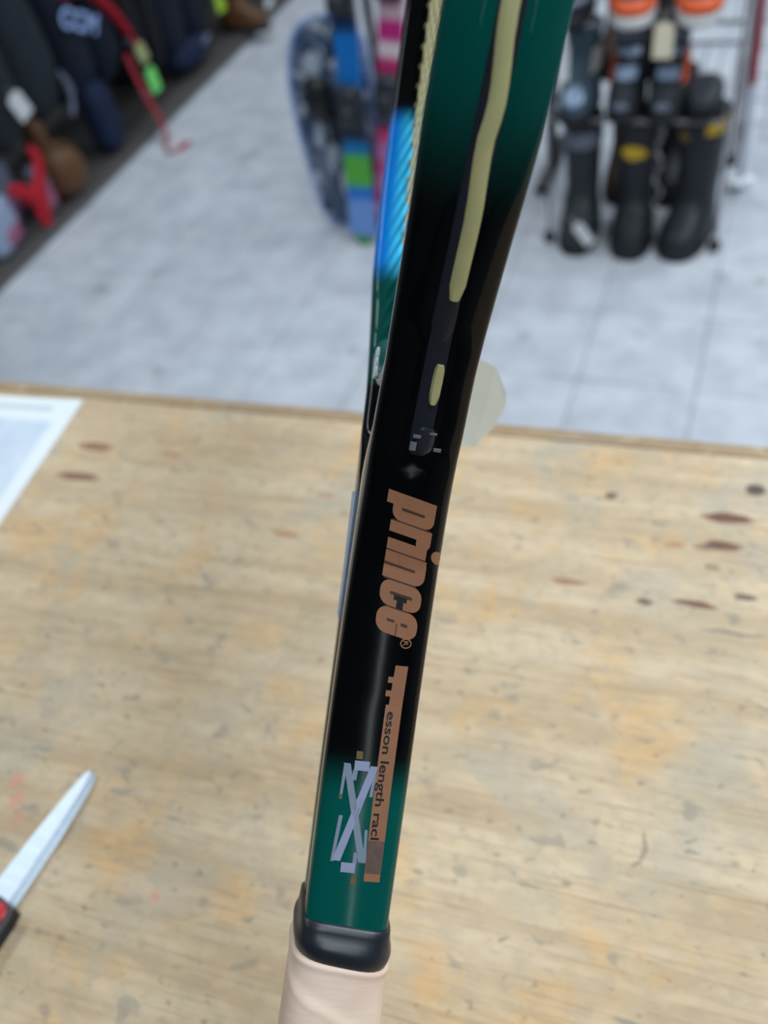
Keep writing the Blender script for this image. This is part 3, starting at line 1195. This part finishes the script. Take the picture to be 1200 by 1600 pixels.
def card(c, w, h, ax_x, ax_z, mat, label, name='price_tag', hole=True):
    """small swing tag with a thread: ax_x across, ax_z up the card"""
    ax_x = Vector(ax_x).normalized()
    ax_z = Vector(ax_z)
    ax_z = (ax_z - ax_x * ax_z.dot(ax_x)).normalized()
    n = ax_x.cross(ax_z)
    c = Vector(c)
    outl = [(-w / 2, -h / 2), (w / 2, -h / 2), (w / 2, h / 2 - w * .22), (w * .28, h / 2), (-w * .28, h / 2), (-w / 2, h / 2 - w * .22)]
    m = MB()
    m.loft([[ax_x * x + ax_z * y - n * .0005 for x, y in outl], [ax_x * x + ax_z * y + n * .0005 for x, y in outl]])
    o = m.build(name, mat, None, smooth=False)
    o.location = c
    tag(o, label, 'tag')
    k_ = MB().tube([ax_z * (h / 2 - .004), ax_z * (h / 2 + .010) + n * .003, ax_z * (h / 2 + .026)], .0009, 5)
    k_.build('thread', simple('cotton_thread', (220, 214, 200), .8, .05), o)
    return o


card((-.432, 2.296, .076), .034, .072, (1, 0, .9), (-.75, .25, .9), CARD, 'white tag hanging against the toe of the leftmost floor boot')
card((-.255, 2.335, .585), .047, .078, (1, 0, 0), (0, .2, 1), CREAMC, 'cream tag hanging between the two orange toed boots')
card((-.498, 2.335, .535), .030, .085, (1, 0, 0), (.05, .2, 1), CARD, 'white tag hanging above the teal boot on the wire shelf')
card((-.148, 2.335, .026), .022, .034, (1, 0, .5), (-.2, .1, 1), YEL, 'small yellow tag by the front caster of the boot rack')
lc = MB()
pts = []
for i in range(60):
    f = i / 59
    pts.append((-.247 + .008 * math.sin(f * 23) + .022 * f * .6, 2.340 - .035 * f + .004 * math.cos(f * 31), .375 - .285 * f))
lc.tube(pts, [.0040 + .0022 * math.sin(i * .9) for i in range(60)], 7)
lace = lc.build('boot_lace', simple('grey_lace', (122, 118, 122), .8, .25, 60), None)
tag(lace, 'long greyish lace dangling between the middle and right floor boots', 'lace')

# wire grid panel and ski pole
grid = empty('wire_grid_panel', (.12, 3.0, 0), 'grey wire grid panel standing on the floor right of the boot rack', 'panel')
for k_ in range(9):
    x = -.19 + .076 * k_
    MB().tube([(x, 0, FT), (x, 0, 1.15)], .0020 if k_ not in (0, 8) else .004, 6).build('upright_wire', WIRE, grid)
for k_ in range(15):
    z = .06 + .0765 * k_
    MB().tube([(-.19, .004, z), (.418, .004, z)], .0020, 6).build('cross_wire', WIRE, grid)
for x in (-.19, .418):
    MB().box((x, 0, FT + .008), (.02, .22, .016), .003).build('foot', WIRE, grid)

pole = empty('ski_pole', (-.036, 2.69, FT), 'ski pole with red upper shaft and white lower shaft, leaning by the wire grid', 'ski pole')


def pl(z):
    return (-.035 * z, .04 * z, z)


MB().tube([pl(0.0), pl(.012)], [.002, .004], 8).build('tip', simple('steel_tip', (120, 122, 126), .3, .05, 40, .5, .8), pole)
MB().tube([pl(.010), pl(.15), pl(.315)], [.0095, .0105, .0115], 10).build('lower_shaft', simple('white_shaft', (196, 200, 216), .4, .06), pole)
MB().tube([pl(.315), pl(.7), pl(1.06)], [.0118, .0115, .0110], 10).build('upper_shaft', simple('red_shaft', (150, 22, 44), .35, .25, 9), pole)
MB().tube([pl(1.05), pl(1.1), pl(1.17), pl(1.19)], [.014, .016, .017, .019], 10).build('grip', BLKP, pole)
bk = MB()
for a in range(3):
    an = a * 2 * PI / 3 + .3
    bk.blob((-.0036 + .022 * math.cos(an), .004 + .022 * math.sin(an), .036), (.022, .018, .006), .8, 1, 14, 8, rot=Matrix.Rotation(0, 3, 'Z'))
bk.build('basket', simple('white_basket', (232, 238, 242), .4, .03), pole)

# ================================================================ SKIS AND SNOWBOARD
stand = empty('ski_stand', (-1.05, 2.80, 0), 'black steel stand behind the snowboard and the skis', 'stand')
BLKM = simple('black_steel', (22, 23, 27), .4, .1, 40, .45)
for x in (-.16, .42):
    MB().tube([(x, 0, FT), (x, 0, 1.2)], .014, 10).build('upright', BLKM, stand)
    MB().box((x, 0, FT + .012), (.04, .36, .024), .004).build('foot', BLKM, stand)
for z in (.72, 1.15):
    MB().tube([(-.16, 0, z), (.42, 0, z)], .011, 10).build('crossbar', BLKM, stand)


def board_mat(name, fn):
    """fn(t, Xlocal, Zlocal, coordinates) -> colour socket"""
    t = NT(name)
    v = t.coord()
    sx = t.n('ShaderNodeSeparateXYZ')
    t.l(v, sx.inputs[0])
    t.l(fn(t, sx.outputs[0], sx.outputs[2], v), t.b.inputs['Base Color'])
    t.setp(Roughness=.3)
    return t.m


def camo(t, X, Z, v):
    n = t.noise(v, 9, 2, .5, .5)
    n2 = t.noise(t.coord(loc=(4, 2, 1)), 13, 2, .5, .6)
    n3 = t.noise(t.coord(loc=(9, 5, 3)), 22, 2, .5, .3)
    col = t.mix(t.ramp(n, .47, .52), lin((66, 82, 112)), lin((100, 112, 136)))
    col = t.mix(t.ramp(n2, .56, .60), col, lin((172, 180, 190)))
    col = t.mix(t.ramp(n3, .58, .62), col, lin((40, 50, 74)))
    return col


def outline_board(pts, thick, nb=1):
    """pts: outline (x, z) at y = 0, rounded by Chaikin twice"""
    for _ in range(3):
        out = []
        for i in range(len(pts)):
            a, b = pts[i], pts[(i + 1) % len(pts)]
            out += [(a[0] * .75 + b[0] * .25, a[1] * .75 + b[1] * .25), (a[0] * .25 + b[0] * .75, a[1] * .25 + b[1] * .75)]
        pts = out
    m = MB()
    cx = sum(p[0] for p in pts) / len(pts)
    cz = sum(p[1] for p in pts) / len(pts)
    e = .004

    def ins(k_):
        return [(cx + (p[0] - cx) * k_, cz + (p[1] - cz) * k_) for p in pts]
    m.loft([[(x, -thick / 2, z) for x, z in ins(.97)], [(x, -thick / 2 + e, z) for x, z in pts],
            [(x, thick / 2 - e, z) for x, z in pts], [(x, thick / 2, z) for x, z in ins(.97)]])
    return m, pts


# local z runs up the board; the boards lean back on the stand
lean = Matrix.Rotation(-math.radians(9.5), 4, 'X')
sb = empty('snowboard', (-1.17, 2.335, FT + .002), 'short snowboard with grey, white and navy camouflage print, leaning beside the skis', 'snowboard',
           mat=Matrix.Translation((-1.195, 2.375, FT + .004)) @ lean)
m, op = outline_board([(-.010, 0), (.06, .0), (.100, .06), (.115, .20), (.120, .42), (.10, .57), (.04, .615), (-.05, .612), (-.115, .58), (-.150, .47), (-.145, .34),
                       (-.125, .20), (-.105, .08), (-.075, .015)], .014)
m.build('deck', board_mat('camouflage_print', camo), sb, smooth=35)
e_ = MB()
ring = []
for i, (x, z) in enumerate(op):
    p, q = op[i - 1], op[(i + 1) % len(op)]
    d = Vector((q[0] - p[0], 0, q[1] - p[1])).normalized()
    nn = Vector((d.z, 0, -d.x))
    ring.append([Vector((x, 0, z)) + nn * a + Vector((0, b, 0)) for a, b in ((-.006, -.0075), (.005, -.0072), (.005, .0072), (-.006, .0075))])
e_.loft(ring, loop=True)
e_.build('edge', simple('edge_highlight_blue', (150, 172, 226), .35, .1, 20), sb, smooth=35)  # highlight along the board's rim put into a pale blue edge colour
PALE = simple('pale_board_print', (182, 192, 204), .35, .08, 30)
DKN = simple('dark_board_print', (30, 36, 50), .35, .1, 30)
for pts_, mm in (([(-.098, .47), (-.05, .445), (-.03, .50), (-.06, .53), (-.09, .51)], PALE),
                 ([(-.085, .25), (-.06, .24), (-.055, .34), (-.075, .37)], PALE),
                 ([(-.02, .14), (.005, .08), (.03, .06), (.02, .12), (-.005, .2)], PALE),
                 ([(-.04, .26), (.02, .24), (.03, .36), (-.03, .38)], DKN)):
    mq, _ = outline_board(pts_, .0166)
    mq.build('graphic', mm, sb, smooth=35)
# strap binding of the board
MB().box((-.045, -.033, .40), (.08, .05, .12), .015).build('binding', BLKM, sb)


def ski(name, x0, y0, tilt, w, L, label, bands, bindings, leanb=8.0, tip=.05):
    rot = Matrix.Rotation(-math.radians(leanb), 4, 'X') @ Matrix.Rotation(tilt, 4, 'Y')
    r = empty(name, (x0, y0, FT), label, 'ski', mat=Matrix.Translation((x0, y0, FT + .004)) @ rot)
    ntot = 70
    rings_, cs = [], []
    for i in range(ntot + 1):
        z = L * i / ntot
        hw = w / 2 * (1 - .22 * math.sin(PI * z / L))
        if z < tip:
            hw *= math.sqrt(max(.03, 1 - ((tip - z) / tip) ** 2))
        if z > L - .09:
            hw *= math.sqrt(max(.02, 1 - ((z - L + .09) / .09) ** 2))
        yb = .035 * max(0, (z - L + .16) / .16) ** 2
        rings_.append([(-hw, -.002 - yb, z), (-hw * .92, -.006 - yb, z), (hw * .92, -.006 - yb, z), (hw, -.002 - yb, z), (hw, .006 - yb, z), (-hw, .006 - yb, z)])
        c = bands[0][1]
        for zb, cc in bands:
            if z >= zb:
                c = cc
        cs += [lin(c)] * 6
    m_ = MB().loft(rings_)
    m_.build('body', attr_mat('ski_topsheet', .3, .4), r, smooth=35, colors=cs)
    for zc_, ww, hh, mat in bindings:
        bmm = MB()
        bmm.box((0, -.018, zc_), (ww, .028, hh), .006)
        bmm.box((0, -.038, zc_ + hh * .2), (ww * .7, .026, hh * .5), .008)
        bmm.blob((0, -.05, zc_ - hh * .15), (ww * .35, .016, hh * .22), .7, .8, 12, 8)
        bmm.build('binding', mat, r, smooth=35)
    return r


DG = simple('binding_grey', (44, 48, 56), .4, .2, 40)
ski('alpine_ski', -1.118, 2.285, .03, .092, 1.35, 'blue ski with a green band and dark binding, leaning in front of the snowboard',
    [(0, (60, 140, 60)), (.020, (110, 150, 215)), (.15, (30, 110, 200)), (.19, (84, 170, 60)), (.285, (0, 110, 170)), (.31, (38, 46, 70)), (.45, (20, 110, 190)), (.60, (26, 62, 104)),
     (.64, (24, 28, 44)), (.8, (30, 110, 190))], [(.415, .07, .12, DG), (.70, .075, .10, DG)])
ski('alpine_ski', -1.052, 2.325, .115, .094, 1.35, 'pink ski with white bands and dark binding, beside the blue ski',
    [(0, (110, 40, 104)), (.05, (168, 44, 110)), (.09, (196, 176, 208)), (.11, (190, 66, 124)), (.15, (196, 116, 164)), (.20, (190, 70, 126)), (.24, (180, 108, 160)), (.29, (206, 62, 112)), (.34, (110, 56, 120)),
     (.40, (90, 64, 110)), (.47, (190, 50, 110)), (.525, (214, 200, 208)), (.565, (184, 40, 120)), (.635, (206, 176, 186)), (.675, (186, 60, 110)), (.9, (60, 40, 80))],
    [(.44, .075, .10, DG), (.385, .06, .05, DG), (.71, .07, .07, DG)])
ski('alpine_ski', -1.02, 2.48, .20, .085, 1.35, 'navy ski standing behind the pink ski', [(0, (24, 30, 60)), (.5, (30, 50, 110)), (.68, (60, 66, 110))], [(.62, .06, .10, DG)])
ski('alpine_ski', -1.185, 2.56, -.02, .085, 1.4, 'dark navy ski with pale oval marks standing behind the snowboard', [(0, (22, 28, 46)), (.68, (28, 34, 52)), (.74, (130, 146, 190)), (.765, (24, 30, 50))],
    [(.85, .065, .10, DG)], leanb=4.0)
# brake arms and buckles hanging between the two skis
pk = empty('ski_pole', (-1.09, 2.62, FT), 'black ski pole standing between the blue and pink skis', 'ski pole')
MB().tube([(0, 0, .0), (.02, .045, .4), (.05, .09, 1.05)], [.006, .009, .009], 8).build('shaft', BLKM, pk)
MB().tube([(.05, .09, 1.03), (.055, .095, 1.15)], [.015, .017], 10).build('grip', BLKP, pk)
MB().loft([[(.003 + .026 * r * math.cos(2 * PI * q / 14), .006 + .026 * r * math.sin(2 * PI * q / 14), z) for q in range(14)] for r, z in ((.3, .045), (1, .040), (1, .036), (.3, .034))]).build('basket', BLKP, pk)

# ================================================================ LEFT FIXTURE WITH HOCKEY GEAR
DECK = simple('shelf_deck', (78, 75, 74), .6, .12, 8)  # deck and kick board colours darkened for the shadow under the gear
shelf = empty('low_shelf', (-2.62, 3.2, 0), 'low grey display shelf base under the hanging hockey gear', 'shelf')
MB().box((0, 0, .041), (.70, 4.2, .018), .003).build('deck', DECK, shelf, smooth=False)
MB().box((.335, 0, FT + .014), (.02, 4.2, .028), .002).build('kick_board', simple('kick_grey', (104, 100, 98), .6, .1, 20), shelf, smooth=False)
MB().box((-.335, 0, .80), (.02, 4.2, 1.5), .002).build('back_panel', simple('peg_panel', (92, 88, 84), .7, .1, 20), shelf, smooth=False)
rail = empty('garment_rail', (-2.47, 3.2, .051), 'black rail along the left fixture that carries the hockey pants', 'rail')
MB().tube([(0, -2.0, 1.05), (0, 2.0, 1.05)], .012, 10).build('bar', BLKM, rail)
for y in (-2.0, 0, 2.0):
    MB().tube([(-.30 if y == 0 else 0, y, 0), (-.30 if y == 0 else 0, y, 1.05)], .012, 10).build('post', BLKM, rail)
MB().tube([(-.31, 0, 1.04), (0, 0, 1.04)], .010, 8).build('bracket', BLKM, rail)
DZ = .05


def cloth(name, rgb, rough=.75):
    return simple(name, rgb, rough, .35, 14, .3, bump=.4)


CH = cloth('charcoal_cloth', (32, 38, 46))
NV = cloth('navy_cloth', (17, 25, 42))
BK = cloth('black_cloth', (13, 16, 22))
BL = cloth('blue_cloth', (18, 32, 60))
REDC = cloth('red_cloth', (176, 24, 42))


def pants(yc, wy, z0, mat, label, group=None, x=-2.42, seed=1, lower=None, zt=1.02, depth=.13):
    r = empty('hockey_pants', (x, yc, z0), label, 'pants', group)
    h = zt - z0
    for q, (dx, dy) in enumerate(((.0, -.26), (-.0, .26))):
        MB().blob((dx, dy * wy * .9, h * .42), (depth, wy * .245, h * .40), .55, .75, 30, 24, .016, 7, seed + q * 5, taper=.04).build('leg', mat, r, smooth=70)
    MB().blob((0, 0, h * .80), (depth * .9, wy * .46, h * .20), .6, .7, 30, 18, .014, 8, seed + 11).build('waist', mat, r, smooth=70)
    # hanger hook
    MB().tube([(x_ - x + .0, 0, z_ - z0) for x_, z_ in ((x, zt - .03), (x, zt + .04), (-2.47 + .012, 1.10 + .026), (-2.47, 1.10 + .02))], .003, 6).build('hanger', simple('hanger_steel', (150, 152, 156), .3, .05, 40, .5, .8), r)
    return r


p0 = pants(1.98, .29, .24, BK, 'black hockey pants at the near end of the rail, above the clear packets', seed=2)
p1 = pants(2.39, .47, .27, CH, 'charcoal hockey pants with a grey curved stripe on the right leg', seed=3, depth=.14)
arc = [(.150, .175 + .028 * math.sin(a * PI / 10) - .02 * (a / 10), .155 - .145 * a / 10) for a in range(11)]
MB().tube([Vector(p) + Vector((-.012, 0, 0)) for p in arc], [.006 + .006 * math.sin(PI * i / 10) for i in range(11)], 8).build('stripe', simple('grey_stripe', (104, 110, 134), .5), p1)
p2 = pants(2.82, .36, .23, NV, 'navy hockey pants with red piping and white lettering', seed=4, depth=.14)
red = [(.148, -.10 + .30 * (i / 14), .395 - .02 * (i / 14) - .25 * (i / 14) ** 2.6) for i in range(15)]
MB().tube([(p[0] + .004, p[1] - .01, p[2] - .012) for i, p in enumerate(red)], [.016 + .008 * math.sin(PI * i / 14) for i in range(15)], 8, flat=.7).build('piping', REDC, p2)
MB().blob((.10, -.085, -.04), (.055, .065, .13), .6, .8, 20, 14, .006, 9, 5).build('leg_panel', BL, p2)
MB().box((.140, .172, .125), (.014, .03, .022), .004).build('buckle', simple('buckle_grey', (92, 98, 116), .4), p2)


def word3d(txt, size, mat_, name, mw, parent, bold=.03):
    cu = bpy.data.curves.new('word', 'FONT')
    cu.body = txt
    cu.size = size
    cu.offset = bold * size
    cu.extrude = .0012
    cu.shear = .25
    to = bpy.data.objects.new('word', cu)
    C.objects.link(to)
    dg = bpy.context.evaluated_depsgraph_get()
    me = bpy.data.meshes.new_from_object(to.evaluated_get(dg))
    bpy.data.objects.remove(to)
    me.materials.clear()
    me.materials.append(mat_)
    me.name = name
    o = bpy.data.objects.new(name, me)
    C.objects.link(o)
    o.parent = parent
    o.matrix_local = mw
    return o


# lettering faces the aisle (+x), runs along +y and slopes down
dirx = Vector((0, .225, -.125)).normalized()
upz = Vector((0, .125, .225)).normalized()
nx3 = dirx.cross(upz)
word3d('CCM', .090, simple('white_lettering', (150, 176, 226), .5), 'lettering',
       Matrix(((nx3.x * 0 + dirx.x, upz.x, nx3.x, .156), (dirx.y, upz.y, nx3.y, -.185), (dirx.z, upz.z, nx3.z, .315), (0, 0, 0, 1))), p2)
p3 = pants(3.15, .27, .12, BK, 'black hockey pants hanging behind the lime and cream tags', seed=6)
MB().box((.118, -.135, .03), (.012, .06, .012), .004, rot=Matrix.Rotation(-.4, 3, 'X')).build('reflective_dash', simple('pale_dash', (120, 132, 156), .4), p3)
p4 = pants(3.47, .38, .10, NV, 'long dark navy hockey pants with a short pale dash low on the leg', seed=7)
MB().box((.125, .06, .045), (.012, .07, .014), .004, rot=Matrix.Rotation(.2, 3, 'X')).build('reflective_dash', simple('pale_dash', (120, 132, 156), .4), p4)
MB().blob((.06, -.02, .03), (.07, .14, .05), .5, .7, 20, 10, .004, 8, 3).build('cuff', BL, p4)
p5 = pants(3.92, .42, .26, BK, 'black hockey pants hanging above the brown shoe', seed=8)
p6 = pants(4.42, .44, .16, CH, 'dark charcoal hockey pants at the far end of the rail', seed=9)

# red webbing strap with its end curled on the floor
st = MB()
sp_ = [(-2.262, 2.925, .33), (-2.255, 2.93, .25), (-2.246, 2.94, .17), (-2.232, 2.95, .10), (-2.20, 2.925, .035), (-2.175, 2.87, .010 + FT), (-2.155, 2.83, .008 + FT),
       (-2.125, 2.815, .007 + FT), (-2.098, 2.84, .008 + FT), (-2.085, 2.90, .008 + FT)]
st.tube(sp_, [.020, .020, .022, .021, .018, .011, .009, .015, .013, .010], 8, flat=.25, up=(1, .3, .2))
so = st.build('webbing_strap', simple('red_webbing', (160, 40, 50), .7, .2, 60), None, smooth=50)
tag(so, 'red webbing strap hanging from navy pants, end curled on the floor', 'strap')

LIME = simple('lime_card', (128, 232, 118), .6, .05)
CRM2 = simple('pale_lime_card', (168, 176, 122), .6, .05)
card((-2.238, 3.005, .205), .052, .095, (.15, 1, .10), (0, -.12, 1), LIME, 'bright green tag hanging on the red webbing strap')
card((-2.262, 3.022, .300), .050, .075, (.15, 1, .25), (0, -.2, 1), CRM2, 'pale olive tag hanging just above the bright green tag')
card((-2.255, 3.655, .255), .060, .095, (.15, 1, 0), (0, 0, 1), simple('yellow_lime_card', (160, 196, 52), .6, .05), 'yellow green tag hanging on the far navy pants')
card((-2.240, 2.285, .440), .060, .090, (.2, 1, .35), (0, -.35, 1), CARD, 'white tag hanging on the charcoal hockey pants')
card((-2.20, 3.98, .125), .06, .04, (.15, 1, 0), (0, 0, 1), CARD, 'small white tag on the far black hockey pants')

# brown rounded bag on the shelf deck
bg = empty('leather_bag', (-2.335, 2.43, DZ + .001), 'brown rounded leather bag sitting on the low shelf', 'bag')
MB().blob((0, 0, .095), (.10, .085, .093), .75, .85, 34, 22, .010, 7, 4, taper=-.06).build('body', BRN, bg, smooth=70)
MB().blob((-.01, -.035, .215), (.045, .035, .075), .8, .9, 20, 14, .005, 8, 2).build('neck', simple('brown_leather_dark', (84, 54, 30), .55, .25, 18), bg, smooth=70)
MB().tube([(.02, -.06, .17), (.045, -.03, .20), (.06, .01, .185), (.07, .04, .15)], .006, 8).build('strap', BRN, bg)
# brown shoe further along
sh = boot((-2.33, 3.87, DZ + .0015), PI / 2, .15, .045, .24, 'brown shoe on the shelf below the far black pants', BRN, [], name='leather_shoe')
sh['category'] = 'shoe'

# red forked pad and clear packets at the near end
rf = empty('forked_pad', (-2.28, 2.235, DZ + .004), 'red forked padded strap standing among the clear packets', 'pad')
fk = MB()
fk.tube([(0, -.02, .0), (.005, -.02, .06), (.0, .0, .105), (-.005, .045, .15), (-.01, .075, .20), (-.015, .065, .235)], [.022, .036, .038, .028, .022, .016], 10, flat=.5, up=(1, 0, 0))
fk.tube([(.002, -.015, .085), (0, -.045, .125), (0, -.085, .165), (-.005, -.115, .18)], [.032, .028, .022, .016], 10, flat=.5, up=(1, 0, 0))
fk.build('body', REDC, rf, smooth=60)
MB().tube([(.012, -.025, .02), (.014, -.02, .06), (.010, -.0, .10)], .004, 6).build('seam', simple('seam_red', (110, 14, 30), .7), rf)


def packet(loc, size, mat, stripe, label, rz=0.0, tilt=0.0, seed=0):
    r = empty('packet', loc, label, 'packet')
    r.rotation_euler = (0, tilt, rz)
    MB().blob((0, 0, size[2] / 2 + .004), (size[0] / 2, size[1] / 2, size[2] / 2), .35, .45, 26, 16, .006, 12, seed).build('pouch', mat, r, smooth=60)
    MB().blob((size[0] * .03, size[1] * .06, size[2] * .33), (size[0] * .5, size[1] * .42, size[2] * .22), .35, .45, 22, 12, .004, 12, seed + 3).build('print_band', stripe, r, smooth=60)
    return r


def film(name, rgb):
    t = NT(name)
    n = t.noise(t.coord(), 18, 4, .6, .5)
    c = lin(rgb)
    t.l(t.mix(n, tuple(v * .75 for v in c), tuple(min(1, v * 1.2) for v in c)), t.b.inputs['Base Color'])
    t.setp(Roughness=.25)
    t.bump(n, .6, .006)
    return t.m


FW = film('white_film', (150, 162, 190))
FG = film('grey_film', (112, 118, 138))
FP = film('pink_film', (158, 92, 124))
packet((-2.36, 2.05, DZ), (.13, .17, .17), FW, FP, 'white and pink wrapped packet at the near end of the shelf', .1, .0, 1)
packet((-2.325, 2.302, DZ), (.05, .07, .17), FG, FP, 'thin grey and pink packet right of the red forked pad', .1, .0, 5)
packet((-2.42, 2.21, DZ), (.08, .10, .24), FG, FP, 'tall grey packet behind the red forked pad', .0, .0, 7)
